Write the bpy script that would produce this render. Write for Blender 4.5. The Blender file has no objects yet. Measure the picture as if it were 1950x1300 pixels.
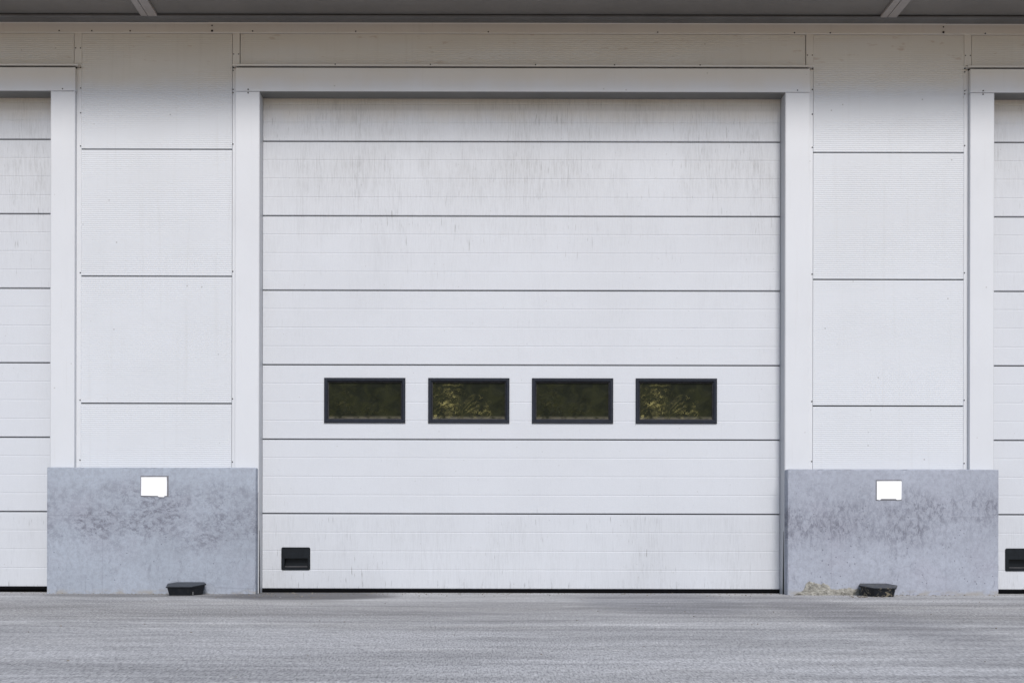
import bpy, bmesh, math, random
from mathutils import Vector

# ---------------------------------------------------------------- camera, light
C = bpy.context.scene.collection
S = bpy.context.scene
D = 9.0                    # metres from the lens to the door surrounds
F = 2160.0                 # 240 units per metre at that distance
CAMZ = 0.5
VX, VY = 905.0, 1010.0

cam_d = bpy.data.cameras.new('camera')
cam = bpy.data.objects.new('camera', cam_d)
C.objects.link(cam)
cam.location = (0, -D, CAMZ)
cam.rotation_euler = (math.radians(90), math.radians(-0.11), 0)
cam_d.sensor_width = 36
cam_d.lens = 36 * F / 1950
cam_d.shift_x = (975 - VX) / 1950
cam_d.shift_y = (VY - 650) / 1950
cam_d.clip_end = 2000
S.camera = cam
S.render.resolution_x = 1024
S.render.resolution_y = 682

SUN_EL, SUN_AZ = 42.0, 9.0          # sun behind the camera, a little to the right
w = bpy.data.worlds.new('World')
S.world = w
w.use_nodes = True
nt = w.node_tree
sky = nt.nodes.new('ShaderNodeTexSky')
sky.sky_type = 'NISHITA'
sky.sun_disc = False
sky.sun_elevation = math.radians(SUN_EL)
sky.sun_rotation = math.radians(180 - SUN_AZ)
sky.air_density = 0.9
sky.dust_density = 1.2
sky.ozone_density = 1.0
nt.links.new(sky.outputs[0], nt.nodes['Background'].inputs[0])
nt.nodes['Background'].inputs[1].default_value = 0.098

sd = bpy.data.lights.new('sun', 'SUN')
sd.energy = 2.15
sd.angle = math.radians(18)
sd.color = (1.0, 0.97, 0.945)
sun = bpy.data.objects.new('sun', sd)
C.objects.link(sun)
el, az = math.radians(SUN_EL), math.radians(SUN_AZ)
dirv = Vector((math.sin(az) * math.cos(el), -math.cos(az) * math.cos(el), math.sin(el)))
sun.rotation_euler = dirv.to_track_quat('Z', 'Y').to_euler()
sun.location = (0, -6, 8)

S.view_settings.view_transform = 'Standard'
S.view_settings.look = 'None'
S.view_settings.gamma = 1
S.view_settings.exposure = 0.27

random.seed(7)

def X(px, y=0.0):
    return (px - VX) / F * (D + y)
def Z(py, y=0.0):
    return CAMZ - (py - VY) / F * (D + y)

# ---------------------------------------------------------------- materials
class NB:
    def __init__(s, name):
        s.m = bpy.data.materials.new(name)
        s.m.use_nodes = True
        s.t = s.m.node_tree
        s.b = s.t.nodes['Principled BSDF']
        s.pos = s.t.nodes.new('ShaderNodeNewGeometry').outputs['Position']
        sp = s.t.nodes.new('ShaderNodeSeparateXYZ')
        s.t.links.new(s.pos, sp.inputs[0])
        s.x, s.y, s.z = sp.outputs
    def put(s, v, sock):
        if isinstance(v, (int, float)):
            sock.default_value = v
        elif isinstance(v, (tuple, list)):
            sock.default_value = tuple(v) + ((1,) if len(v) == 3 and len(sock.default_value) == 4 else ())
        else:
            s.t.links.new(v, sock)
    def math(s, op, a, b=0.0, c=0.0, clamp=False):
        n = s.t.nodes.new('ShaderNodeMath'); n.operation = op; n.use_clamp = clamp
        s.put(a, n.inputs[0]); s.put(b, n.inputs[1]); s.put(c, n.inputs[2])
        return n.outputs[0]
    def add(s, a, b): return s.math('ADD', a, b)
    def sub(s, a, b): return s.math('SUBTRACT', a, b)
    def mul(s, a, b): return s.math('MULTIPLY', a, b)
    def mapped(s, scale, loc=(0, 0, 0), rot=(0, 0, 0), src=None):
        n = s.t.nodes.new('ShaderNodeMapping')
        s.t.links.new(src or s.pos, n.inputs[0])
        n.inputs['Scale'].default_value = scale
        n.inputs['Location'].default_value = loc
        n.inputs['Rotation'].default_value = rot
        return n.outputs[0]
    def noise(s, scale=(1, 1, 1), detail=4, rough=0.55, dist=0.0, loc=(0, 0, 0), rot=(0, 0, 0), src=None):
        n = s.t.nodes.new('ShaderNodeTexNoise')
        s.t.links.new(s.mapped(scale, loc, rot, src), n.inputs['Vector'])
        n.inputs['Scale'].default_value = 1
        n.inputs['Detail'].default_value = detail
        n.inputs['Roughness'].default_value = rough
        n.inputs['Distortion'].default_value = dist
        return n.outputs[0]
    def voro(s, scale, feature='F1', loc=(0, 0, 0), rnd=1.0, out='Distance', src=None):
        n = s.t.nodes.new('ShaderNodeTexVoronoi'); n.feature = feature
        s.t.links.new(s.mapped(scale, loc, (0, 0, 0), src), n.inputs['Vector'])
        n.inputs['Scale'].default_value = 1
        n.inputs['Randomness'].default_value = rnd
        return n.outputs[out]
    def ramp(s, v, lo, hi, a=0.0, b=1.0, smooth=True):
        n = s.t.nodes.new('ShaderNodeMapRange')
        n.interpolation_type = 'SMOOTHSTEP' if smooth else 'LINEAR'
        s.put(v, n.inputs[0])
        for i, q in zip((1, 2, 3, 4), (lo, hi, a, b)): n.inputs[i].default_value = q
        return n.outputs[0]
    def band(s, v, c, hw, soft):
        """1 inside |v-c|<hw, fading over soft"""
        return s.ramp(s.math('ABSOLUTE', s.sub(v, c)), hw, hw + soft, 1.0, 0.0)
    def mix(s, f, a, b, mode='MIX'):
        n = s.t.nodes.new('ShaderNodeMix'); n.data_type = 'RGBA'; n.blend_type = mode
        s.put(f, n.inputs[0]); s.put(a, n.inputs[6]); s.put(b, n.inputs[7])
        return n.outputs[2]
    def curve(s, v, pts):
        """piecewise value from a list of (position 0..1, value)"""
        n = s.t.nodes.new('ShaderNodeValToRGB')
        s.put(v, n.inputs[0])
        e = n.color_ramp.elements
        e[0].position, e[0].color = pts[0][0], (pts[0][1],) * 3 + (1,)
        e[1].position, e[1].color = pts[-1][0], (pts[-1][1],) * 3 + (1,)
        for p, v2 in pts[1:-1]:
            q = e.new(p); q.color = (v2,) * 3 + (1,)
        return n.outputs[0]
    def bump(s, h, dist, strength=1.0):
        n = s.t.nodes.new('ShaderNodeBump')
        n.inputs['Strength'].default_value = strength
        n.inputs['Distance'].default_value = dist
        s.put(h, n.inputs['Height'])
        s.t.links.new(n.outputs[0], s.b.inputs['Normal'])
    def done(s, col, rough=0.5, metal=0.0, spec=None):
        s.put(col, s.b.inputs['Base Color'])
        s.put(rough, s.b.inputs['Roughness'])
        s.b.inputs['Metallic'].default_value = metal
        if spec is not None: s.b.inputs['Specular IOR Level'].default_value = spec
        return s.m

WHITE = (0.63, 0.65, 0.68)

def canopy_shade_tint(n, c, z0):
    """brown shade under the canopy, painted into the top of the wall"""
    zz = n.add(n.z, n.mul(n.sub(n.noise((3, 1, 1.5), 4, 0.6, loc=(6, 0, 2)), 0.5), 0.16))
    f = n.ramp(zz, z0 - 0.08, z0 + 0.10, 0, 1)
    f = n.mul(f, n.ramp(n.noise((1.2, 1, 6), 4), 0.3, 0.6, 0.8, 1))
    return n.mix(f, c, (0.97, 0.89, 0.77), 'MULTIPLY')  # shade colour under the canopy multiplied into the paint

def mat_cladding():
    n = NB('cladding_paint')
    c = n.mix(n.ramp(n.noise((0.7, 1, 0.9), 5, 0.6), 0.35, 0.7, 0, 0.5), WHITE, (0.57, 0.585, 0.605))
    st = n.ramp(n.noise((22, 1, 0.8), 4, 0.6), 0.52, 0.8, 0, 0.16)
    c = n.mix(st, c, (0.42, 0.41, 0.38))
    # faint rust-brown spots under the eaves
    rs = n.mul(n.ramp(n.noise((9, 9, 26), 3, 0.5, loc=(3, 0, 1)), 0.64, 0.76), n.ramp(n.z, 4.1, 4.3))
    c = n.mix(n.mul(rs, 0.35), c, (0.33, 0.22, 0.16))
    sp = n.ramp(n.voro((7, 7, 7), loc=(1, 2, 0)), 0.03, 0.055, 1, 0)
    c = n.mix(n.mul(sp, 0.5), c, (0.2, 0.18, 0.16))
    c = n.mix(n.ramp(n.noise((190, 190, 190), 2), 0.3, 0.7, 0, 0.04), c, (0.4, 0.4, 0.41))
    c = canopy_shade_tint(n, c, 4.03)
    n.bump(n.noise((1.6, 1, 2.6), 1), 0.004, 0.4)
    return n.done(c, 0.5, spec=0.3)

def mat_trim(name='trim_paint', col=(0.65, 0.665, 0.69)):
    n = NB(name)
    c = n.mix(n.ramp(n.noise((1.2, 1, 0.8), 5, 0.6), 0.4, 0.75, 0, 0.35), col, tuple(v * 0.84 for v in col))
    c = n.mix(n.ramp(n.noise((34, 20, 1.5), 4, 0.6), 0.58, 0.8, 0, 0.18), c, (0.42, 0.40, 0.36))
    sp = n.ramp(n.voro((6, 6, 6), loc=(4, 1, 2)), 0.025, 0.05, 1, 0)
    c = n.mix(n.mul(sp, 0.4), c, (0.25, 0.22, 0.2))
    c = n.mix(n.ramp(n.noise((200, 200, 200), 2), 0.3, 0.7, 0, 0.06), c, (0.4, 0.4, 0.42))
    c = canopy_shade_tint(n, c, 4.03)
    n.bump(n.noise((1.2, 1, 1.5), 2), 0.006, 0.7)
    return n.done(c, 0.45, spec=0.35)

def mat_door():
    n = NB('door_paint')
    c = n.mix(n.ramp(n.noise((0.6, 1, 0.9), 5, 0.6), 0.35, 0.7, 0, 0.4), (0.625, 0.645, 0.68), (0.56, 0.575, 0.605))
    zz = n.math('DIVIDE', n.z, 4.0)
    # dirt run-off: how much of it at each height (strongest in the upper sections)
    amt = n.curve(zz, [(0, .5), (.04, .34), (.15, .34), (.155, .12), (.33, .06), (.50, .12), (.62, .22), (.64, .17), (.74, .42), (.78, .40),
                       (.86, .95), (.905, .5), (.925, .9), (.99, .8)])
    fine = n.ramp(n.noise((105, 1, 8), 5, 0.76, 0.3), 0.40, 0.68)
    broad = n.ramp(n.noise((9, 1, 0.9), 4, 0.6), 0.35, 0.65)
    tall = n.ramp(n.noise((1.6, 1, 1.1), 3, 0.6, loc=(2, 0, 5)), 0.3, 0.68, 0.25, 1)
    d = n.mul(n.mul(n.mul(fine, n.add(n.mul(broad, 0.6), 0.4)), tall), amt)
    c = n.mix(n.mul(d, 0.8), c, (0.275, 0.28, 0.285))
    c = n.mix(n.mul(n.mul(tall, amt), 0.30), c, (0.40, 0.395, 0.385))
    # short dark run marks, sparse
    sh = n.ramp(n.noise((85, 1, 8), 2, 0.5, loc=(9, 0, 3)), 0.64, 0.76)
    sh = n.mul(sh, n.ramp(n.noise((1.4, 1, 2.2), 2, loc=(5, 0, 7)), 0.45, 0.6))
    c = n.mix(n.mul(sh, n.curve(zz, [(0, .85), (.15, .7), (.17, .12), (.6, .15), (.7, .55), (.97, .5)])), c, (0.18, 0.18, 0.17))
    # flecks
    sp = n.ramp(n.voro((11, 11, 11)), 0.03, 0.06, 1, 0)
    c = n.mix(n.mul(sp, 0.35), c, (0.25, 0.24, 0.22))
    # grime line just above the bottom seal
    gr = n.mul(n.ramp(n.z, 0.035, 0.15, 1, 0), n.ramp(n.noise((30, 1, 6), 4, 0.7), 0.58, 0.74))
    c = n.mix(n.mul(gr, 0.55), c, (0.12, 0.12, 0.12))
    c = n.mix(n.ramp(n.noise((170, 170, 170), 3), 0.3, 0.7, 0, 0.16), c, (0.42, 0.43, 0.45))
    c = canopy_shade_tint(n, c, 3.82)
    n.bump(n.add(n.noise((3, 3, 3), 2), n.mul(n.noise((260, 260, 260), 2), 0.03)), 0.004, 0.5)
    return n.done(c, 0.5, spec=0.3)

def mat_concrete(pitted):
    n = NB('painted_concrete_pitted' if pitted else 'painted_concrete')
    A = (0.405, 0.445, 0.51) if not pitted else (0.415, 0.44, 0.505)
    c = n.mix(n.ramp(n.noise((1.5, 1.5, 1.7), 5, 0.6), 0.3, 0.7), A, tuple(v * 0.87 for v in A))
    c = n.mix(n.ramp(n.noise((2.6, 2, 2.6), 3, loc=(4, 4, 1)), 0.5, 0.75, 0, 0.25), c, (0.36, 0.34, 0.40))
    # scuffed dark band at bumper height, broken up
    wob = n.mul(n.sub(n.noise((1.7, 1, 1), 3), 0.5), 0.35)
    zz = n.add(n.z, wob)
    up = n.band(zz, 0.58, 0.07, 0.27)
    m1 = n.ramp(n.noise((19, 3, 26) if not pitted else (28, 3, 15), 8, 0.84, 0.3, rot=(0, 0.5, 0)), 0.45, 0.60)
    m2 = n.ramp(n.noise((2.1, 1, 3.2), 3, loc=(1, 0, 2)), 0.36, 0.56, 0.3, 1.0)
    c = n.mix(n.mul(n.mul(n.mul(up, m1), m2), 0.95), c, (0.14, 0.145, 0.18))
    c = n.mix(n.mul(n.mul(up, m2), 0.22), c, (0.2, 0.2, 0.23))
    # second fainter scuffing all over the lower part
    m3 = n.ramp(n.noise((16, 4, 8), 7, 0.82, 0.8, loc=(7, 1, 3)), 0.52, 0.72)
    m3 = n.mul(m3, n.mul(n.ramp(n.z, 0.8, 0.95, 1, 0.3), n.ramp(n.noise((2.4, 1, 2.4), 2, loc=(4, 0, 4)), 0.35, 0.6, 0.35, 1)))
    c = n.mix(n.mul(m3, 0.85), c, (0.19, 0.20, 0.235))
    mot = n.ramp(n.noise((34, 30, 30), 5, 0.8, loc=(2, 5, 3)), 0.40, 0.62)
    c = n.mix(n.mul(mot, 0.38), c, (0.24, 0.25, 0.29))
    drp = n.ramp(n.noise((40, 1, 3.2), 4, 0.7, 0.2, loc=(8, 0, 2)), 0.60, 0.74)
    c = n.mix(n.mul(n.mul(drp, m2), 0.4), c, (0.18, 0.19, 0.22))
    # shuttering joint lines
    hl = n.mul(n.band(n.z, 0.615, 0.002, 0.005), n.ramp(n.noise((3, 1, 1), 3), 0.42, 0.6))
    c = n.mix(n.mul(hl, 0.28), c, (0.2, 0.2, 0.23))
    xs = (X(202), ) if not pitted else (X(1577), X(1793))
    for xv in xs:
        vl = n.mul(n.band(n.x, xv, 0.002, 0.006), n.ramp(n.z, 0.55, 0.7, 1, 0))
        c = n.mix(n.mul(vl, 0.16), c, (0.2, 0.2, 0.23))
    # hairline cracks
    wsrc = n.mix(0.16, n.pos, n.noise((3, 3, 3), 3))
    ck = n.ramp(n.voro((3.2, 3.2, 3.2), 'DISTANCE_TO_EDGE', src=wsrc), 0.004, 0.016, 1, 0)
    ck = n.mul(ck, n.mul(n.ramp(n.noise((2.5, 2, 2.5), 2, loc=(3, 1, 9)), 0.48, 0.6), n.ramp(n.z, 0.25, 0.5, 1, 0.1)))
    c = n.mix(n.mul(ck, 0.22), c, (0.16, 0.16, 0.19))
    # blowholes
    pr = n.voro((31, 31, 24) if pitted else (15, 15, 15), loc=(1, 0, 2))
    pm = n.ramp(n.noise((3, 3, 3), 3, loc=(8, 0, 1)), 0.42, 0.55, 0.3, 1)
    pit = n.mul(n.ramp(pr, 0.08 if pitted else 0.05, 0.19 if pitted else 0.09, 1, 0), pm)
    pit = n.mul(pit, n.ramp(n.z, 0.55, 0.9, 1, 0.25))
    c = n.mix(n.mul(pit, 0.62), c, (0.10, 0.10, 0.12))
    # raw and dusty strip at the foot
    ft = n.mul(n.ramp(n.z, 0.008, 0.05, 1, 0), n.ramp(n.noise((8, 8, 14), 5, 0.7), 0.42, 0.6))
    c = n.mix(n.mul(ft, 0.8), c, (0.34, 0.32, 0.29))
    c = n.mix(n.ramp(n.noise((160, 160, 160), 3), 0.3, 0.7, 0, 0.12), c, (0.22, 0.23, 0.27))
    h = n.sub(n.add(n.noise((12, 12, 12), 5), n.mul(n.noise((90, 90, 90), 3), 0.15)), n.mul(pit, 0.8))
    n.bump(h, 0.004, 0.6)
    return n.done(c, 0.8, spec=0.25)

def mat_asphalt():
    n = NB('worn_asphalt')
    base, dark, lite = (0.36, 0.358, 0.36), (0.235, 0.235, 0.24), (0.44, 0.438, 0.435)
    # long smears that run along the building
    w1 = n.ramp(n.noise((0.5, 2.4, 1), 6, 0.66, 0.5), 0.42, 0.62)
    c = n.mix(n.mul(w1, 0.75), base, dark)
    w2 = n.ramp(n.noise((0.5, 4.2, 1), 5, 0.66, 0.3, loc=(5, 3, 0)), 0.5, 0.66)
    c = n.mix(n.mul(w2, 0.8), c, lite)
    brn = n.ramp(n.noise((0.5, 1.1, 1), 4, 0.6, loc=(1, 9, 0)), 0.5, 0.7)
    c = n.mix(n.mul(brn, 0.4), c, (0.33, 0.31, 0.28))
    # darker traffic film between the worn line and the building
    yw = n.add(n.y, n.mul(n.sub(n.noise((0.45, 0.6, 1), 3, loc=(2, 2, 0)), 0.5), 0.5))
    tf = n.mul(n.band(yw, -1.9, 0.3, 0.9), n.ramp(n.noise((0.7, 2.5, 1), 5, 0.65, loc=(7, 7, 0)), 0.35, 0.6, 0.3, 1))
    c = n.mix(n.mul(tf, 0.8), c, (0.20, 0.193, 0.185))
    # pale worn line
    yl = n.add(n.y, n.mul(n.sub(n.noise((0.3, 0.3, 1), 2, loc=(3, 1, 0)), 0.5), 0.5))
    ln = n.mul(n.band(yl, -2.95, 0.04, 0.13), n.ramp(n.noise((0.9, 5, 1), 5, 0.7), 0.38, 0.62, 0.05, 1))
    c = n.mix(n.mul(ln, 0.8), c, (0.52, 0.515, 0.505))
    # soil washed up by the door, left half
    def blot(cx, cy, rx, ry, soft=0.5):
        wx = n.add(n.x, n.mul(n.sub(n.noise((1.5, 2, 1), 4, 0.65, loc=(cx, 2, 0)), 0.5), 0.5))
        wy = n.add(n.y, n.mul(n.sub(n.noise((1.2, 2, 1), 4, 0.65, loc=(cy, 6, 0)), 0.5), 0.22))
        a = n.math('POWER', n.math('DIVIDE', n.sub(wx, cx), rx), 2)
        b = n.math('POWER', n.math('DIVIDE', n.sub(wy, cy), ry), 2)
        return n.ramp(n.add(a, b), 1 - soft, 1 + soft, 1, 0)
    # dust line against the walls
    dst = n.mul(n.ramp(n.y, -0.32, -0.12), n.ramp(n.noise((4, 8, 1), 5, 0.7), 0.45, 0.62))
    c = n.mix(n.mul(dst, 0.6), c, (0.36, 0.34, 0.31))
    c = n.mix(n.ramp(n.add(n.y, n.mul(n.sub(n.noise((0.5, 0.5, 1), 3), 0.5), 1.0)), -4.2, -2.6, 0.35, 0), c, (0.50, 0.50, 0.505))
    # aggregate
    ag = n.add(n.mul(n.noise((170, 26, 60), 2, 0.8), 0.5), n.mul(n.noise((95, 24, 60), 2, 0.8, loc=(3, 8, 1), rot=(0, 0, 0.02)), 0.5))
    ag2 = n.ramp(n.noise((38, 7, 9), 3, 0.8, loc=(1, 6, 0)), 0.4, 0.62, 0, 0.28)
    c = n.mix(ag2, c, (0.2, 0.2, 0.205))
    c = n.mix(n.ramp(ag, 0.46, 0.60, 0, 0.65), c, (0.56, 0.56, 0.56))
    c = n.mix(n.ramp(n.noise((130, 20, 48), 2, 0.8, loc=(5, 5, 5)), 0.47, 0.62, 0, 0.7), c, (0.16, 0.16, 0.165))
    c = n.mix(n.mul(blot(-1.32, -0.25, 0.72, 0.62, 0.55), 0.85), c, (0.085, 0.083, 0.086))
    c = n.mix(n.mul(blot(1.35, -0.7, 0.6, 1.5, 0.6), 0.4), c, (0.11, 0.115, 0.135))
    c = n.mix(n.mul(blot(2.25, -1.9, 0.3, 2.2, 0.7), 0.32), c, (0.12, 0.12, 0.135))
    c = n.mix(n.mul(blot(-2.7, -0.2, 0.7, 0.35, 0.5), 0.5), c, (0.12, 0.118, 0.115))
    c = n.mix(n.mul(blot(-3.0, -5.05, 0.45, 0.14, 0.6), 0.25), c, (0.13, 0.13, 0.135))
    c = n.mix(n.mul(blot(0.1, -4.5, 0.3, 0.08, 0.8), 0.2), c, (0.13, 0.13, 0.135))
    sw = n.ramp(n.noise((0.45, 3.0, 1), 6, 0.72, 0.4, loc=(9, 4, 0)), 0.36, 0.62, 0.92, 1.28)
    sw2 = n.ramp(n.noise((3.5, 9, 1), 4, 0.7, loc=(2, 8, 0)), 0.32, 0.62, 0.93, 1.08)
    cc = n.t.nodes.new('ShaderNodeVectorMath'); cc.operation = 'SCALE'
    n.t.links.new(c, cc.inputs[0]); n.put(n.mul(sw, sw2), cc.inputs['Scale'])
    c = cc.outputs[0]
    wsp = n.ramp(n.voro((5.5, 5.5, 5.5), loc=(2, 3, 0)), 0.035, 0.06, 1, 0)
    c = n.mix(n.mul(wsp, 0.75), c, (0.75, 0.74, 0.70))
    # unseen sandy gravel added behind the viewer to bounce warm light onto the wall
    c = n.mix(n.ramp(n.add(n.y, n.mul(n.noise((0.5, 0.5, 1), 4), 1.5)), -10.8, -10.4, 1, 0), c, (0.62, 0.40, 0.19))
    n.bump(n.add(n.mul(ag, 0.6), n.noise((40, 40, 40), 4, 0.7)), 0.003, 0.5)
    return n.done(c, 0.88, spec=0.25)

def mat_plain(name, col, rough=0.6, metal=0.0, spec=0.4, var=0.3, scale=12, bump=0.0):
    n = NB(name)
    c = n.mix(n.ramp(n.noise((scale,) * 3, 5, 0.65), 0.3, 0.7, 0, 1), col, tuple(v * (1 - var) for v in col))
    if bump: n.bump(n.noise((scale * 6,) * 3, 4), bump, 0.6)
    return n.done(c, rough, metal, spec)

def mat_pane(gold, name):
    """plastic glazing: golden reflections painted as swirled strokes on a nearly black sheet"""
    n = NB(name)
    tc = n.t.nodes.new('ShaderNodeTexCoord').outputs['Object']
    warp = n.mix(0.17, tc, n.noise((9, 9, 9), 5, 0.7, src=tc))
    ca, cb, cg = (0.007, 0.009, 0.004), (0.018, 0.020, 0.007), (0.27, 0.24, 0.09)
    c = n.mix(n.ramp(n.noise((9, 9, 9), 4, 0.6, 1.0, src=tc), 0.35, 0.65), ca, cb)
    sep = n.t.nodes.new('ShaderNodeSeparateXYZ'); n.t.links.new(warp, sep.inputs[0])
    tot = None
    # strokes: (centre x, centre z, along the circle / outward, frequency, reach)
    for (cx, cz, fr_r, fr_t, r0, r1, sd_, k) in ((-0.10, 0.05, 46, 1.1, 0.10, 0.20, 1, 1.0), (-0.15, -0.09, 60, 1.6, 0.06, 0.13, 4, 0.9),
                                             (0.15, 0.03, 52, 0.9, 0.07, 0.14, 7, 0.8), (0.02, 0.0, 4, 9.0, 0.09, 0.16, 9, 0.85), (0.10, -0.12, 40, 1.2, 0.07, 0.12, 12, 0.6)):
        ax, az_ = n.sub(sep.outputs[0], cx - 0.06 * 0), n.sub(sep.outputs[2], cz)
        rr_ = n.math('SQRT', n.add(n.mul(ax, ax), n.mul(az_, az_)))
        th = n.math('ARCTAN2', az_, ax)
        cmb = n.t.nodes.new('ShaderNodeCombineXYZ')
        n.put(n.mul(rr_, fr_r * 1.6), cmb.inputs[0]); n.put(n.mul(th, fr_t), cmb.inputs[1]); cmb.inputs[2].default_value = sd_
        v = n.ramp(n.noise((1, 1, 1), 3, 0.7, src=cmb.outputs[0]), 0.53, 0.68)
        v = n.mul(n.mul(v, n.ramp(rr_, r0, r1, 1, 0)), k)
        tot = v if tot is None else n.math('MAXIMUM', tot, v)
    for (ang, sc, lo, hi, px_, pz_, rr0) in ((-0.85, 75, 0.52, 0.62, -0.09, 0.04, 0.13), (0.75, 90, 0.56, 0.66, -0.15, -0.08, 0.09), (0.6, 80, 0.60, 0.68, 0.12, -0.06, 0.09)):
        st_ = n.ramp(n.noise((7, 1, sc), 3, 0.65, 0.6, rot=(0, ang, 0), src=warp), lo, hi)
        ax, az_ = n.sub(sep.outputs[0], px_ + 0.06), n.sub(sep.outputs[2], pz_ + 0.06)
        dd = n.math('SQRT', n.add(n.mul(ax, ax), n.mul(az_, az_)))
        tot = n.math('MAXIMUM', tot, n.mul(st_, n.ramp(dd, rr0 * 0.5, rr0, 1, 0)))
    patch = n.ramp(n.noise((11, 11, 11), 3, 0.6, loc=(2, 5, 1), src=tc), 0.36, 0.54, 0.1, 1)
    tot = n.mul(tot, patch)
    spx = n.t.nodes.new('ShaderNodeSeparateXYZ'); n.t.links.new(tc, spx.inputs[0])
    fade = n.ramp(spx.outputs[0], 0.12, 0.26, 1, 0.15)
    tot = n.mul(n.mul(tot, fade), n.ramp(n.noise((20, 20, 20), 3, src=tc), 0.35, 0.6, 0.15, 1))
    c = n.mix(n.mul(tot, 1.0 if gold else 0.10), c, cg)  # golden reflections painted into the pane colour
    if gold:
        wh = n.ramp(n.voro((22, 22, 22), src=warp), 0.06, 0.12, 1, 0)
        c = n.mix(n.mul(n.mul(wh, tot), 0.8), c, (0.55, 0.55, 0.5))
    sm = n.mul(n.ramp(spx.outputs[2], -0.145, -0.115, 1, 0), n.ramp(n.noise((12, 12, 30), 3, src=tc), 0.3, 0.55))
    c = n.mix(n.mul(sm, 0.5), c, (0.22, 0.20, 0.15))
    n.bump(n.add(n.noise((6, 6, 6), 3, src=tc), n.mul(tot, 0.4)), 0.01, 0.6)
    return n.done(c, 0.4, spec=0.12)

M = dict(
    clad=mat_cladding(), trim=mat_trim(), door=mat_door(),
    lining=mat_trim('lining_paint', (0.50, 0.51, 0.53)),
    headlin=mat_plain('head_lining_sheet', (0.20, 0.20, 0.195), 0.6, spec=0.3, var=0.12, scale=3),
    conc=mat_concrete(False), concp=mat_concrete(True), asphalt=mat_asphalt(),
    black=mat_plain('black_plastic', (0.009, 0.012, 0.016), 0.45, spec=0.22, var=0.35, scale=20),
    frame=mat_plain('window_frame_plastic', (0.016, 0.020, 0.031), 0.5, spec=0.22, var=0.3, scale=25),
    lip=mat_plain('worn_plastic_lip', (0.065, 0.063, 0.067), 0.6, spec=0.3, var=0.4, scale=40),
    rubber=mat_plain('rubber', (0.004, 0.004, 0.005), 0.85, spec=0.06, scale=30),
    dark=mat_plain('dark_void', (0.012, 0.012, 0.012), 0.9, spec=0.1),
    joint=mat_plain('joint_sealant', (0.09, 0.09, 0.10), 0.8, spec=0.2),
    soffit=mat_plain('soffit_sheet', (0.225, 0.212, 0.198), 0.6, spec=0.3, var=0.12, scale=1.5),
    steel=mat_plain('soffit_steel', (0.42, 0.39, 0.37), 0.55, spec=0.4, var=0.15, scale=6),
    angle=mat_plain('dark_edge_angle', (0.17, 0.17, 0.168), 0.5, spec=0.4, var=0.2, scale=4),
    screw=mat_plain('screw_head', (0.035, 0.03, 0.03), 0.6, spec=0.3),
    sign=mat_plain('white_enamel', (0.93, 0.93, 0.93), 0.4, spec=0.4, var=0.02, scale=10),
    glue_shade=mat_plain('adhesive_shadow_rim', (0.23, 0.23, 0.25), 0.8, spec=0.2, var=0.3, scale=40),
    stone=mat_plain('raw_aggregate', (0.40, 0.385, 0.34), 0.9, spec=0.2, var=0.55, scale=34, bump=0.004),
    grit=mat_plain('grit', (0.30, 0.27, 0.23), 0.9, spec=0.2, var=0.5, scale=20),
    pane_gold=mat_pane(True, 'painted_reflection_glazing'), pane_dark=mat_pane(False, 'clean_dark_glazing'),
)
def mat_station():
    n = NB('dusty_black_plastic')
    c = n.mix(n.ramp(n.noise((20, 20, 20), 4), 0.3, 0.7), (0.008, 0.010, 0.014), (0.015, 0.017, 0.021))
    dust = n.ramp(n.noise((28, 28, 20), 5, 0.75, 1.2), 0.54, 0.60)
    c = n.mix(n.mul(dust, n.ramp(n.x, 2.5, 3.0, 0.04, 0.8)), c, (0.24, 0.21, 0.15))
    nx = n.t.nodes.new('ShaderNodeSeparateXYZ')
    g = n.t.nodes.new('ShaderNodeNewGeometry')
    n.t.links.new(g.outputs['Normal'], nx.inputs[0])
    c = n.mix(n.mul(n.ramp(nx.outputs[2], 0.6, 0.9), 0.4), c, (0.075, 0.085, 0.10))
    return n.done(c, 0.45, spec=0.25)
M['station'] = mat_station()

# ---------------------------------------------------------------- mesh helpers
def wloc(o):
    v = Vector((0, 0, 0))
    while o is not None:
        v += o.location; o = o.parent
    return v

def obj(name, bm, mat, parent=None, label=None, origin=None, smooth=False):
    """link a bmesh given in world coordinates as ONE object; its origin is the parent's, or 'origin'"""
    base = wloc(parent)
    off = Vector(origin) - base if origin is not None else Vector((0, 0, 0))
    bmesh.ops.translate(bm, verts=bm.verts, vec=-(base + off))
    bmesh.ops.recalc_face_normals(bm, faces=bm.faces)
    me = bpy.data.meshes.new(name)
    bm.to_mesh(me); bm.free()
    me.materials.append(mat)
    if smooth:
        for p in me.polygons: p.use_smooth = True
    o = bpy.data.objects.new(name, me)
    C.objects.link(o)
    o.parent = parent
    o.location = off
    if label: o['label'] = label
    return o

def thing(name, loc, label, cat, group=None):
    # walls and doors here are things, not bare setting
    o = bpy.data.objects.new(name, None)
    o.empty_display_size = 0.2
    C.objects.link(o)
    o.location = loc
    o['label'] = label; o['category'] = cat; o['kind'] = 'thing'
    if group: o['group'] = group
    return o

def box(bm, x0, x1, y0, y1, z0, z1, bev=0.0):
    vs = [bm.verts.new((x, y, z)) for x in (x0, x1) for y in (y0, y1) for z in (z0, z1)]
    q = [(0, 1, 3, 2), (4, 6, 7, 5), (0, 4, 5, 1), (2, 3, 7, 6), (0, 2, 6, 4), (1, 5, 7, 3)]
    fs = [bm.faces.new([vs[i] for i in f]) for f in q]
    if bev:
        es = list({e for f in fs for e in f.edges})
        bmesh.ops.bevel(bm, geom=es, offset=bev, segments=2, profile=0.6, affect='EDGES')

def mkbox(*a, **k):
    bm = bmesh.new(); box(bm, *a, **k); return bm

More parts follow.
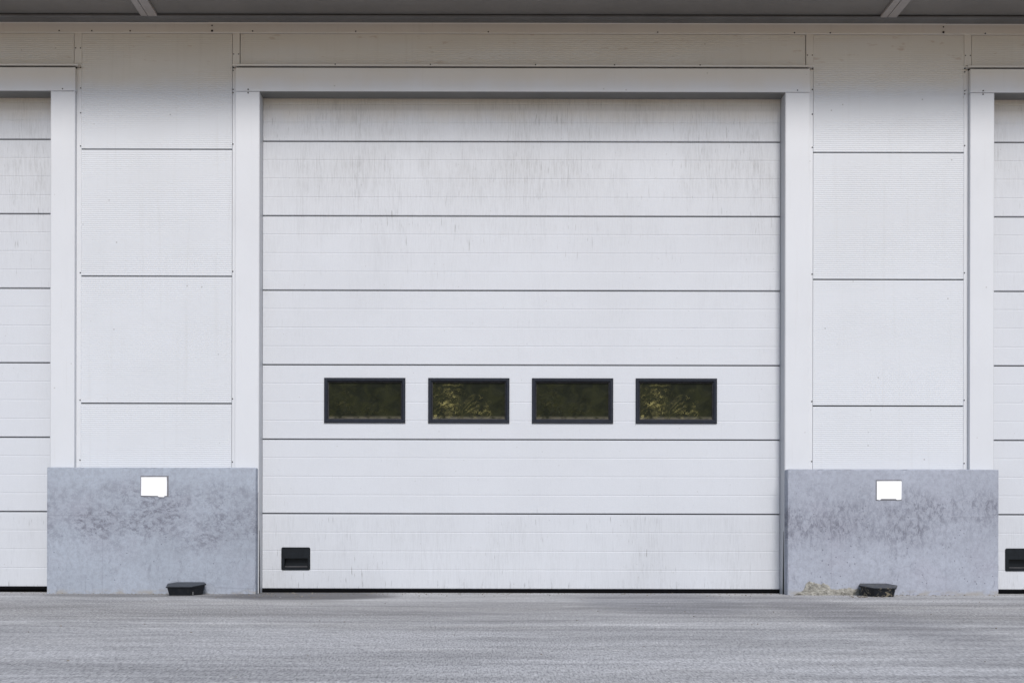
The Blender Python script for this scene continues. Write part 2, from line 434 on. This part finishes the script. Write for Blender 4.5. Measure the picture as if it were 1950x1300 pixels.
def prism_yz(bm, pts, x0, x1):
    a = [bm.verts.new((x0, y, z)) for y, z in pts]
    b = [bm.verts.new((x1, y, z)) for y, z in pts]
    k = len(pts)
    for i in range(k):
        bm.faces.new((a[i], a[(i + 1) % k], b[(i + 1) % k], b[i]))
    bm.faces.new(a); bm.faces.new(b[::-1])

def ribbed(bm, x0, x1, z0, z1, yf, yb, grooves, gw, gd, edge=0.004):
    """a panel whose front is pressed with horizontal grooves"""
    pts = [(yb, z0), (yf + edge, z0), (yf, z0 + edge)]
    for g in sorted(grooves):
        if z0 + edge + gw < g < z1 - edge - gw:
            h = gw / 2
            pts += [(yf, g - h), (yf + gd, g - h * 0.45), (yf + gd, g + h * 0.45), (yf, g + h)]
    pts += [(yf, z1 - edge), (yf + edge, z1), (yb, z1)]
    prism_yz(bm, pts, x0, x1)

def mkscrew(x, y, z, parent, r=0.0065):
    bm = bmesh.new()
    bmesh.ops.create_uvsphere(bm, u_segments=10, v_segments=6, radius=r)
    bmesh.ops.scale(bm, vec=(1, 0.55, 1), verts=bm.verts)
    bmesh.ops.translate(bm, vec=(x, y, z), verts=bm.verts)
    return obj('screw', bm, M['screw'], parent)

def copy_tree(o, parent=None):
    c = o.copy(); C.objects.link(c); c.parent = parent
    for ch in [q for q in bpy.data.objects if q.parent is o]:
        copy_tree(ch, c)
    return c

# ---------------------------------------------------------------- ground
bm = bmesh.new()
xs = [-400, -60, -12, 12, 60, 400]
ys = [-400, -60, -12, 0.6, 60, 400]
vv = [[bm.verts.new((x, y, 0)) for y in ys] for x in xs]
for i in range(len(xs) - 1):
    for j in range(len(ys) - 1):
        bm.faces.new((vv[i][j], vv[i + 1][j], vv[i + 1][j + 1], vv[i][j + 1]))
g = obj('ground', bm, M['asphalt'])
g['kind'] = 'structure'; g['label'] = 'worn grey asphalt yard in front of the loading doors'

# ---------------------------------------------------------------- building front
PITCH = 1399.5 / 240
YC = 0.045                              # face of the cladding
YB = -0.085                             # face of the concrete walls
YD = 0.140                              # face of the doors
OPL, OPR = X(492), X(1495)              # main opening
Z_OPEN = Z(174.5)
Z_TOPBAND0 = Z(65.5, YC)
Z_TOP = Z(46, YC)
Z_BLOCK = Z(889.5, YB)

wall = thing('warehouse_wall', (X(993), 0.2, 0),
             'white ribbed metal cladding of the warehouse front around all three loading doors', 'wall')

# solid wall behind the cladding
bm = bmesh.new()
for k in (-2, -1, 0, 1):                # piers between openings
    box(bm, OPR + k * PITCH + 0.006, OPL + (k + 1) * PITCH - 0.006, YC + 0.035, 0.42, 0, Z_OPEN)
box(bm, OPR - 2 * PITCH + 0.006, OPL + 2 * PITCH - 0.006, YC + 0.037, 0.42, Z_OPEN, Z_TOP + 0.3)
box(bm, OPR - 2 * PITCH + 0.006, OPL + 2 * PITCH - 0.006, 0.42, 0.50, 0, Z_TOP + 0.3)
obj('wall_core', bm, M['joint'], wall)

RIB = 0.0162
def rib_list(z0, z1):
    out, z, i = [], z1 - 0.012, 0
    while z > z0:
        out.append(z); z -= RIB; i += 1
    return out

pier_specs = [  # left px, right px, joints px, base px, top trims, bay offset
    (148, 441.5, (285.5, 527, 769), 888.5, 0),
    (1546.5, 1840.5, (290.5, 532, 772.5), 892, 0),
    (148, 441.5, (285.5, 527, 769), 888.5, -1),
    (1546.5, 1840.5, (290.5, 532, 772.5), 892, 1),
]
screws_todo = []
for (pl, pr, js, base, off) in pier_specs:
    dx = off * PITCH
    x0, x1 = X(pl, YC) + dx + 0.004, X(pr, YC) + dx - 0.004
    zs = [Z_TOPBAND0] + [Z(j - (2 if pl > 900 else 0) * 0.6, YC) for j in js] + [Z(base, YC) - 0.04]
    for i in range(4):
        bm = bmesh.new()
        z1 = zs[i] - (0.0048 if i else 0); z0 = zs[i + 1] + (0.0048 if i < 3 else 0)
        ribbed(bm, x0, x1, z0, z1, YC, YC + 0.03, rib_list(z0, z1), 0.0090, 0.0011, 0.003)
        obj('cladding_panel', bm, M['clad'], wall)

# panels above the doors
for k in (-1, 0, 1):
    dx = k * PITCH
    x0, x1 = X(455, YC) + dx + 0.005, X(1533, YC) + dx - 0.005
    z0, z1 = Z(124, YC), Z_TOPBAND0
    bm = bmesh.new()
    ribbed(bm, x0, x1, z0, z1, YC, YC + 0.03, rib_list(z0, z1), 0.0090, 0.0011, 0.003)
    obj('header_panel', bm, M['clad'], wall)
    # upright cover strips beside it
    for (a, b) in ((441.5, 455), (1533, 1547)):
        t = obj('cover_strip', mkbox(X(a, YC) + dx, X(b, YC) + dx, YC - 0.006, YC + 0.028, Z(123.5, YC), Z_TOPBAND0 + 0.001, bev=0.002), M['trim'], wall)
        mp = (a + b) / 2
        for s in (-1, 1):
            mkscrew(X(mp + s * 4.6, YC) + dx, YC - 0.008, Z(94 if a > 900 and k else 105, YC), t, 0.005)

# surround of each opening: lintel, two jambs, drip ledge, flanges
def surround(k):
    dx = k * PITCH
    lt = mkbox(X(447) + dx, X(1541) + dx, 0.0, YC + 0.03, Z_OPEN, Z(129.8), bev=0.003)
    lin = obj('lintel_casing', lt, M['trim'], wall)
    bm = bmesh.new()                    # folded drip ledge above it
    prism_yz(bm, [(YC + 0.02, Z(123, 0)), (-0.006, Z(123.5)), (-0.012, Z(124.6)), (-0.012, Z(127)), (-0.006, Z(127.4)), (0.002, Z(126.4)), (YC + 0.02, Z(126.2))],
             X(441.5) + dx, X(1547) + dx)
    dl = obj('drip_ledge', bm, M['trim'], wall)
    gap = obj('shadow_gap', mkbox(X(447.5) + dx, X(1540.5) + dx, 0.03, YC + 0.02, Z(129.8), Z(126.3)), M['dark'], wall)
    for px in (637, 818, 1018, 1168, 1331):
        mkscrew(X(px) + dx, -0.0125, Z(124.5), dl, 0.0055)
    for side, (a, b, fa, fb) in enumerate(((447, 492, 441.5, 446.3), (1495, 1540.5, 1541.5, 1546.5))):
        bm = bmesh.new()
        box(bm, X(a) + dx, X(b) + dx, 0.001, YC + 0.03, Z_BLOCK - 0.2, Z_OPEN - 0.003, bev=0.004)
        jb = obj('jamb_casing', bm, M['trim'], wall)
        w0, w1 = (X(fa, YC), X(a) - 0.001) if side == 0 else (X(b) + 0.001, X(fb, YC))
        fl = obj('flange_strip', mkbox(w0 + dx, w1 + dx, YC - 0.004, YC + 0.028, Z_BLOCK - 0.1, Z(127.5), bev=0.0012), M['trim'], wall)
        fx = X((fa + fb) / 2 - (1.3 if side == 0 else -1.0), YC) + dx
        for py in ((129.5, 136, 172, 178, 276, 518, 760, 880) if side == 0 else (131, 170, 217, 280, 521, 763, 877)):
            mkscrew(fx, YC - 0.006, Z(py, YC), fl, 0.0052)
        if side == 0:
            for py in (171.5, 178): mkscrew(X(471) + dx, -0.002, Z(py), lin if py < 175 else jb, 0.0058)
        else:
            mkscrew(X(1517) + dx, -0.002, Z(171), lin, 0.005)
        # inner lining of the reveal, down to the ground
        if side == 0:
            lx0, lx1 = OPL + dx - 0.004, OPL + dx + 0.004
        else:
            lx0, lx1 = OPR + dx - 0.004, OPR + dx + 0.004
        ln = obj('reveal_lining', mkbox(lx0, lx1, 0.006, YD + 0.06, 0, Z_OPEN - 0.001), M['lining'], wall)
        # the foot of the lining has pulled away and leaves a black slit
        bm = bmesh.new()
        s = 1 if side == 0 else -1
        bx = lx1 if side == 0 else lx0
        ya, yb2 = (0.012, 0.046)
        vs = [bm.verts.new(v) for v in ((bx, ya, 0.0), (bx, yb2, 0.0), (bx, ya + 0.012, 0.50),
                                        (bx + s * 0.0025, ya, 0.0), (bx + s * 0.0025, yb2, 0.0), (bx + s * 0.0025, ya + 0.012, 0.50))]
        bm.faces.new((vs[0], vs[1], vs[2])); bm.faces.new((vs[3], vs[5], vs[4]))
        for i, j in ((0, 1), (1, 2), (2, 0)): bm.faces.new((vs[i], vs[j], vs[j + 3], vs[i + 3]))
        obj('slit', bm, M['dark'], ln)
    # soffit lining
    obj('head_lining', mkbox(OPL + dx + 0.004, OPR + dx - 0.004, 0.003, YD - 0.004, Z_OPEN - 0.006, Z_OPEN - 0.0003), M['headlin'], wall)
for k in (-1, 0, 1): surround(k)

# band under the canopy, in three lapped lengths
bx = [X(148) - PITCH - 2, X(401, YC), X(1792, YC), X(1840) + PITCH + 2]
band_screws = [(112, 174, 247), (480, 676, 928, 1250, 1510, 1578), (1873,)]
for i in range(3):
    bm = bmesh.new()
    yo = 0.003 * (i % 2)
    prism_yz(bm, [(YC + 0.03, Z_TOPBAND0), (YC - 0.006 - yo, Z_TOPBAND0 + 0.001), (YC - 0.012 - yo, Z_TOPBAND0 + 0.006),
                  (YC - 0.012 - yo, Z_TOP - 0.006), (YC - 0.018 - yo, Z_TOP), (YC + 0.03, Z_TOP)], bx[i] - (0.02 if i == 1 else 0), bx[i + 1] + (0.02 if i == 1 else 0))
    fb = obj('eaves_flashing', bm, M['trim'], wall)
    for px in band_screws[i]: mkscrew(X(px, YC), YC - 0.014 - yo, Z(61.5 + px * 0.0012, YC), fb, 0.006)
    if i == 1:
        for px in (403, 1793):
            mkscrew(X(px, YC), YC - 0.016 - yo, Z(62, YC), fb, 0.009)
            mkscrew(X(px, YC), YC - 0.016 - yo, Z(52, YC), fb, 0.006)

# ---------------------------------------------------------------- canopy
L = 0.72
can = thing('canopy', (X(993), 0, Z_TOP), 'dark grey canopy with steel ribs jutting out above the loading doors', 'canopy')
cx0, cx1 = X(148) - PITCH - 2, X(1840) + PITCH + 2
obj('soffit', mkbox(cx0, cx1, -L, 0.50, Z_TOP + 0.035, Z_TOP + 0.08), M['soffit'], can)
bm = bmesh.new()
ye = YC - 0.1
prism_yz(bm, [(YC - 0.02, Z_TOP + 0.0005), (ye + 0.03, Z_TOP + 0.001), (ye + 0.008, Z_TOP + 0.006), (ye, Z_TOP + 0.014), (ye, Z_TOP + 0.024), (YC - 0.02, Z_TOP + 0.024)], cx0, cx1)
obj('edge_angle', bm, M['angle'], can)
obj('fascia', mkbox(cx0, cx1, -L - 0.03, -L, Z_TOP - 0.02, Z_TOP + 0.32, bev=0.004), M['steel'], can)
obj('roof_sheet', mkbox(cx0, cx1, -L, 0.50, Z_TOP + 0.26, Z_TOP + 0.30), M['steel'], can)
YBM = ye
def beam_at(xa, xb):
    wdt = xb - xa
    bm = bmesh.new()
    z0 = Z_TOP + 0.012
    box(bm, xa, xa + wdt * 0.40, -L + 0.002, YBM, z0, Z_TOP + 0.033, bev=0.002)
    box(bm, xa + wdt * 0.45, xb, -L + 0.002, YBM, z0, Z_TOP + 0.033, bev=0.002)
    box(bm, xa + wdt * 0.38, xa + wdt * 0.47, -L + 0.002, YBM - 0.001, z0 + 0.008, Z_TOP + 0.034)
    return obj('rib', bm, M['steel'], can)
s_ = (D + YBM) / F
for k in (-1, 0, 1, 2):
    beam_at((266.5 - VX) * s_ + k * PITCH, (297.5 - VX) * s_ + k * PITCH)

# ---------------------------------------------------------------- loading doors
zb = Z(1120.5, YD)
joints = [Z(p, YD) for p in (978, 836.7, 695, 553.3, 411.7, 270)]
ztop = Z_OPEN + 0.03
levels = [zb] + joints + [ztop]
DL, DR = OPL + 0.006, OPR - 0.006
win_px = [(617, 771.5), (815, 969.5), (1012.5, 1167), (1210, 1364.5)]
WZ0, WZ1 = Z(805.5, YD), Z(719.8, YD)

def make_door():
    t = thing('loading_door', (X(993), YD, 0), '', 'loading door', 'sectional loading doors in the warehouse wall')
    for i in range(7):
        z0, z1 = levels[i] + (0.0046 if i else 0), levels[i + 1] - (0.0046 if i < 6 else 0)
        q = (levels[1] - levels[0] if i == 6 else levels[i + 1] - levels[i]) / 4
        gr = [levels[i] + q * j for j in range(1, 4)]
        bm = bmesh.new()
        holes = []
        if i == 2: holes = [(X(a, YD) + 0.008, X(b, YD) - 0.008, WZ0 + 0.008, WZ1 - 0.008) for a, b in win_px]
        if i == 0: holes = [(X(538.5, YD), X(588.5, YD), Z(1082.5, YD), Z(1044.5, YD))]
        x = DL
        for (a, b, c, d) in holes:
            ribbed(bm, x, a, z0, z1, YD, YD + 0.04, gr, 0.011, 0.0015)
            ribbed(bm, a, b, z0, c, YD, YD + 0.04, gr, 0.011, 0.0015)
            ribbed(bm, a, b, d, z1, YD, YD + 0.04, gr, 0.011, 0.0015)
            x = b
        ribbed(bm, x, DR, z0, z1, YD, YD + 0.04, gr, 0.011, 0.0015)
        s = obj('door_section', bm, M['door'], t)
        if i < 6:
            obj('joint_seal', mkbox(DL, DR, YD + 0.018, YD + 0.035, z1 - 0.0005, z1 + 0.0097), M['joint'], t)
    for wi, (a, b) in enumerate(win_px):
        x0, x1 = X(a, YD), X(b, YD)
        cx, cz = (x0 + x1) / 2, (WZ0 + WZ1) / 2
        fw = 0.036
        bm = bmesh.new()
        # profile rings from outside to inside: (inset, y)
        prof = [(0.0, YD + 0.004), (0.0, YD - 0.010), (0.004, YD - 0.014), (fw - 0.014, YD - 0.014), (fw - 0.008, YD - 0.008)]
        rings = []
        for ins, y in prof:
            rings.append([bm.verts.new(v) for v in ((x0 + ins, y, WZ0 + ins), (x1 - ins, y, WZ0 + ins), (x1 - ins, y, WZ1 - ins), (x0 + ins, y, WZ1 - ins))])
        for r0, r1 in zip(rings, rings[1:]):
            for j in range(4):
                bm.faces.new((r0[j], r0[(j + 1) % 4], r1[(j + 1) % 4], r1[j]))
        win = obj('window', bm, M['frame'], t, origin=(cx, YD, cz))
        # worn glazing bead inside the frame
        bm = bmesh.new(); rings = []
        for ins, y in [(fw - 0.008, YD - 0.0081), (fw + 0.001, YD + 0.010), (fw + 0.001, YD + 0.02)]:
            rings.append([bm.verts.new(v) for v in ((x0 + ins, y, WZ0 + ins), (x1 - ins, y, WZ0 + ins), (x1 - ins, y, WZ1 - ins), (x0 + ins, y, WZ1 - ins))])
        for r0, r1 in zip(rings, rings[1:]):
            for j in range(4):
                bm.faces.new((r0[j], r0[(j + 1) % 4], r1[(j + 1) % 4], r1[j]))
        obj('glazing_bead', bm, M['lip'], win)
        bm = bmesh.new()                # slightly wavy plastic pane
        nx_, nz_ = 20, 12
        px0, px1, pz0, pz1 = x0 + fw - 0.002, x1 - fw + 0.002, WZ0 + fw - 0.002, WZ1 - fw + 0.002
        gv = [[bm.verts.new((px0 + (px1 - px0) * u / nx_, YD + 0.014 + 0.0012 * math.sin(u * 0.9 + wi) * math.sin(v * 0.8 + wi * 2), pz0 + (pz1 - pz0) * v / nz_))
               for v in range(nz_ + 1)] for u in range(nx_ + 1)]
        for u in range(nx_):
            for v in range(nz_):
                bm.faces.new((gv[u][v], gv[u + 1][v], gv[u + 1][v + 1], gv[u][v + 1]))
        obj('pane', bm, M['pane_gold'] if wi % 2 else M['pane_dark'], win, origin=(cx, YD + 0.014, cz), smooth=True)
        win['label'] = ('black framed window with golden reflections painted into its glazing' if wi % 2 else 'black framed window with plain dark glazing')
    # recessed pull handle
    hx0, hx1, hz0, hz1 = X(536, YD), X(591, YD), Z(1085.3, YD), Z(1042, YD)
    ix0, ix1, iz0, iz1 = X(542, YD), X(586.5, YD), Z(1080.5, YD), Z(1063, YD)
    bm = bmesh.new()
    def rr(x0, x1, z0, z1, r, y, n=5):
        out = []
        for (cx, cz, a0) in ((x1 - r, z1 - r, 0), (x0 + r, z1 - r, 90), (x0 + r, z0 + r, 180), (x1 - r, z0 + r, 270)):
            for j in range(n + 1):
                a = math.radians(a0 + 90 * j / n)
                out.append(bm.verts.new((cx + r * math.cos(a), y, cz + r * math.sin(a))))
        return out
    rings = [rr(hx0, hx1, hz0, hz1, 0.014, YD + 0.004), rr(hx0, hx1, hz0, hz1, 0.014, YD - 0.006), rr(hx0 + .004, hx1 - .004, hz0 + .004, hz1 - .004, 0.011, YD - 0.010),
             rr(ix0, ix1, iz0, iz1, 0.004, YD - 0.010), rr(ix0 + 0.002, ix1 - 0.002, iz0 + 0.012, iz1 - 0.001, 0.004, YD + 0.034)]
    for r0, r1 in zip(rings, rings[1:]):
        k = len(r0)
        for j in range(k):
            bm.faces.new((r0[j], r0[(j + 1) % k], r1[(j + 1) % k], r1[j]))
    bm.faces.new(rings[-1])
    h = obj('pull_handle', bm, M['black'], t, label='black recessed pull handle low on the door', origin=((hx0 + hx1) / 2, YD, hz0))
    obj('handle_lip', mkbox(ix0 + 0.004, ix1 - 0.004, YD - 0.0095, YD + 0.004, iz0 + 0.0015, iz0 + 0.012, bev=0.002), M['lip'], h)
    # bottom rubber
    bm = bmesh.new()
    prism_yz(bm, [(YD + 0.035, 0.001), (YD + 0.004, 0.001), (YD - 0.003, 0.010), (YD + 0.002, zb - 0.001), (YD + 0.035, zb - 0.001)], DL, DR)
    obj('bottom_seal', bm, M['rubber'], t)
    return t

door = make_door()
door['label'] = 'white sectional door in the middle, seen whole with its row of four dark windows'
d2 = copy_tree(door); d2.location.x -= PITCH; d2.location.z += 0.012
d2['label'] = 'white sectional door cut off by the left edge of the photo, without any window'
d3 = copy_tree(door); d3.location.x += PITCH; d3.location.z += 0.002
d3['label'] = 'white sectional door with black handle, cut off by the right edge of the photo'

# ---------------------------------------------------------------- concrete walls at the foot of the piers
def block(x0, x1, z1, mat, loc_label, seed):
    rnd = random.Random(seed)
    bm = bmesh.new()
    box(bm, x0, x1, YB, YC + 0.034, 0, z1)
    bmesh.ops.subdivide_edges(bm, edges=[e for e in bm.edges if abs(e.verts[0].co.x - e.verts[1].co.x) > 0.5], cuts=44, use_grid_fill=True)
    bmesh.ops.subdivide_edges(bm, edges=[e for e in bm.edges if abs(e.verts[0].co.z - e.verts[1].co.z) > 0.5], cuts=26, use_grid_fill=True)
    sharp = [e for e in bm.edges if len(e.link_faces) == 2 and e.calc_face_angle(0) > 1.0 and min(e.verts[0].co.y, e.verts[1].co.y) < YB + 0.01 and max(e.verts[0].co.z, e.verts[1].co.z) > 0.01]
    bmesh.ops.bevel(bm, geom=sharp, offset=0.007, segments=2, profile=0.5, affect='EDGES')
    for v in bm.verts:
        if v.co.y < YB + 0.02 and v.co.z > 0.01:
            edge = (v.co.z > z1 - 0.02) or min(v.co.x - x0, x1 - v.co.x) < 0.02
            if edge:
                v.co.y += max(0, rnd.gauss(0, 0.0022)); v.co.z -= max(0, rnd.gauss(0, 0.0012)) if v.co.z > z1 - 0.02 else 0
                if v.co.x - x0 < 0.02: v.co.x += max(0, rnd.gauss(0, 0.001))
                if x1 - v.co.x < 0.02: v.co.x -= max(0, rnd.gauss(0, 0.001))
    if loc_label is None:               # beyond the frame: just the foot of the building
        return obj('plinth', bm, mat, wall)
    o = thing('concrete_wall', ((x0 + x1) / 2, 0, 0), loc_label, 'concrete wall', 'low painted concrete walls between the doors')
    obj('wall_face', bm, mat, o)
    return o
b1 = block(X(89, YB), X(487, YB), Z(890.5, YB), M['conc'], 'blue grey concrete wall left of the middle door, smooth and scuffed', 1)
b2 = block(X(1500, YB), X(1902, YB), Z(891.5, YB), M['concp'], 'blue grey concrete wall right of the middle door, pitted and crumbling at its foot', 2)
block(X(89, YB) - PITCH, X(487, YB) - PITCH, Z(890, YB), M['conc'], None, 3)
block(X(1500, YB) + PITCH, X(1902, YB) + PITCH, Z(891.5, YB), M['conc'], None, 4)

# crumbled render at the foot of the right wall: a ragged shell of lumps
rnd = random.Random(11)
bm = bmesh.new()
prof = [(1512, 1132), (1520, 1127), (1530, 1121), (1536, 1108), (1541, 1104), (1550, 1106), (1560, 1110), (1570, 1108), (1578, 1112), (1582, 1119),
        (1592, 1120), (1606, 1118), (1617, 1117), (1628, 1119), (1640, 1120), (1652, 1124), (1660, 1131)]
NX, NZ = 70, 12
def top_at(px):
    for (a, ya), (b, yb) in zip(prof, prof[1:]):
        if a <= px <= b: return ya + (yb - ya) * (px - a) / (b - a)
    return 1131
grid = []
for i in range(NX + 1):
    px = 1512 + (1660 - 1512) * i / NX
    tz = max(0.004, Z(top_at(px), YB) + rnd.uniform(-0.006, 0.006))
    col = []
    for j in range(NZ + 1):
        u = j / NZ
        e = min(1, min(i, NX - i) / 4) * (1 - u ** 4)
        y = YB - 0.002 - e * (0.006 + 0.014 * (1 - u)) - e * rnd.uniform(0, 0.010)
        if j == NZ or i in (0, NX): y = YB + 0.003
        col.append(bm.verts.new((X(px, YB) + rnd.uniform(-.004, .004), y, tz * u)))
    grid.append(col)
for i in range(NX):
    for j in range(NZ):
        bm.faces.new((grid[i][j], grid[i + 1][j], grid[i + 1][j + 1], grid[i][j + 1]))
obj('crumbled_render', bm, M['stone'], b2, label='beige raw aggregate showing where the paint has broken away')

# ---------------------------------------------------------------- blank signs
def sign(xa, xb, ya, yb, label, drop):
    x0, x1, z0, z1 = X(xa, YB), X(xb, YB), Z(yb, YB), Z(ya, YB)
    t = thing('sign_plate', ((x0 + x1) / 2, YB, z0), label, 'sign', 'blank white signs on the concrete walls')
    obj('shadow_backing', mkbox(x0 - 0.006, x1 + 0.012 if drop else x1 + 0.004, YB - 0.002, YB + 0.001, z0 - 0.006, z1 + 0.010, bev=0.0006), M['glue_shade'], t)  # grey adhesive rim, widened to draw the plate's shadow edge
    bm = bmesh.new()
    # plate with a shallow notch in its lower edge
    if drop:
        pts = [(x0, z0 + .002), (x0 + .13, z0), (x0 + .14, z0 - .008), (x0 + .18, z0 - .009), (x0 + .185, z0), (x1, z0 + .001), (x1 + .001, z1 - .04), (x1 - .002, z1), (x0 + .001, z1 - .001)]
    else:
        pts = [(x0, z0), (x0 + .025, z0 - .003), (x0 + .035, z0 + .006), (x1 - .045, z0 + .006), (x1 - .035, z0 - .002), (x1 - .004, z0), (x1, z0 + .008), (x1 + .001, z1 - .004), (x1 - .004, z1), (x0, z1 - .001)]
    a = [bm.verts.new((x, YB - 0.008, z)) for x, z in pts]
    b = [bm.verts.new((x, YB - 0.002, z)) for x, z in pts]
    bm.faces.new(a); bm.faces.new(b[::-1])
    for i in range(len(pts)): bm.faces.new((a[i], a[(i + 1) % len(pts)], b[(i + 1) % len(pts)], b[i]))
    obj('plate', bm, M['sign'], t)
sign(269, 318, 909, 945, 'blank white rectangular sign on the concrete wall left of the middle door', True)
sign(1669, 1716, 914, 949.5, 'blank white rectangular sign on the pitted concrete wall right of the middle door', False)

# ---------------------------------------------------------------- bait stations
def station(cx, yback, plan, label, rot=0.0):
    t = thing('bait_station', (cx, yback - 0.13, 0), label, 'bait box', 'black bait boxes on the ground')
    def ring(bm, sc, zf, zbk, flat=None):
        out = []
        ymin = min(p[1] for p in plan)
        ym = sum(p[1] for p in plan) / len(plan)
        for (x, y) in plan:
            X_, Y_ = x * sc, ym + (y - ym) * sc
            f = Y_ / ymin
            z = flat if flat is not None else zbk + (zf - zbk) * f
            out.append(bm.verts.new((cx + X_, yback + Y_, z)))
        return out
    def loft(bm, rings, captop=True):
        for r0, r1 in zip(rings, rings[1:]):
            k = len(r0)
            for j in range(k): bm.faces.new((r0[j], r0[(j + 1) % k], r1[(j + 1) % k], r1[j]))
        bm.faces.new(rings[0]); bm.faces.new(rings[-1])
    bm = bmesh.new()
    loft(bm, [ring(bm, 0.82, 0, 0, 0.0), ring(bm, 0.935, 0.060, 0.084)])
    body = obj('body', bm, M['station'], t)
    bm = bmesh.new()
    loft(bm, [ring(bm, 0.99, 0.060, 0.083), ring(bm, 1.0, 0.0615, 0.0845), ring(bm, 1.0, 0.067, 0.091), ring(bm, 0.985, 0.069, 0.0935), ring(bm, 0.6, 0.071, 0.094)])
    obj('lid', bm, M['station'], t)
    return t, body
YS = YB - 0.004
plan1 = [(-0.152, -0.085), (-0.10, 0.0), (0.115, 0.0), (0.152, -0.10), (0.075, -0.262), (-0.118, -0.262)]
t1, body1 = station((355 - VX) / F * (D - 0.2), YS, plan1, 'black plastic bait box on the asphalt below the left sign, clean and faceted')
# steel corner and entry hole
def hole_part(t, x, y, z0, z1, wd, m, name='entry_hole'):
    obj(name, mkbox(x - wd / 2, x + wd / 2, y - 0.003, y + 0.004, z0, z1, bev=0.001), m, t)
hole_part(body1, (367.8 - VX) / F * (D - 0.33), YS - 0.262 + 0.019, 0.003, 0.030, 0.006, M['angle'], 'latch')
plan2 = [(-0.150, -0.11), (-0.105, 0.0), (0.105, 0.0), (0.150, -0.11), (0.085, -0.262), (-0.085, -0.262)]
t2, body2 = station((1672.5 - VX) / F * (D - 0.2), YS, plan2, 'black plastic bait box on the asphalt below the right sign, specked with dried mud')

# ---------------------------------------------------------------- grit along the wall foot
rnd = random.Random(5)
bm = bmesh.new()
def pebble(x, y, r):
    m = bmesh.ops.create_icosphere(bm, subdivisions=1, radius=r)
    sx, sy, sz = rnd.uniform(.7, 1.4), rnd.uniform(.7, 1.2), rnd.uniform(.4, .8)
    for v in m['verts']:
        v.co = Vector((x + v.co.x * sx * rnd.uniform(.8, 1.2), y + v.co.y * sy, r * sz * 0.6 + v.co.z * sz))
for _ in range(420):
    x = rnd.uniform(-4.2, 4.8)
    inb = (X(89) < x < X(487)) or (X(1500) < x < X(1902))
    y = YB - abs(rnd.gauss(0.01, 0.045)) if inb else 0.10 - abs(rnd.gauss(0, 0.2))
    pebble(x, y, rnd.uniform(0.002, 0.006))
for _ in range(70):
    pebble(rnd.uniform(-2.1, -0.7), rnd.uniform(-0.6, 0.08), rnd.uniform(0.003, 0.007))
for _ in range(24):
    pebble(rnd.gauss(2.98, 0.09), YB - 0.27 + rnd.uniform(-0.06, 0.05), rnd.uniform(0.005, 0.011))
for _ in range(120):
    pebble(rnd.uniform(-4, 4.5), rnd.uniform(-5.5, -0.2), rnd.uniform(0.002, 0.005))
gg = obj('loose_grit', bm, M['grit'])
gg['kind'] = 'stuff'; gg['label'] = 'loose grit and crumbs scattered along the foot of the wall'; gg['category'] = 'grit'
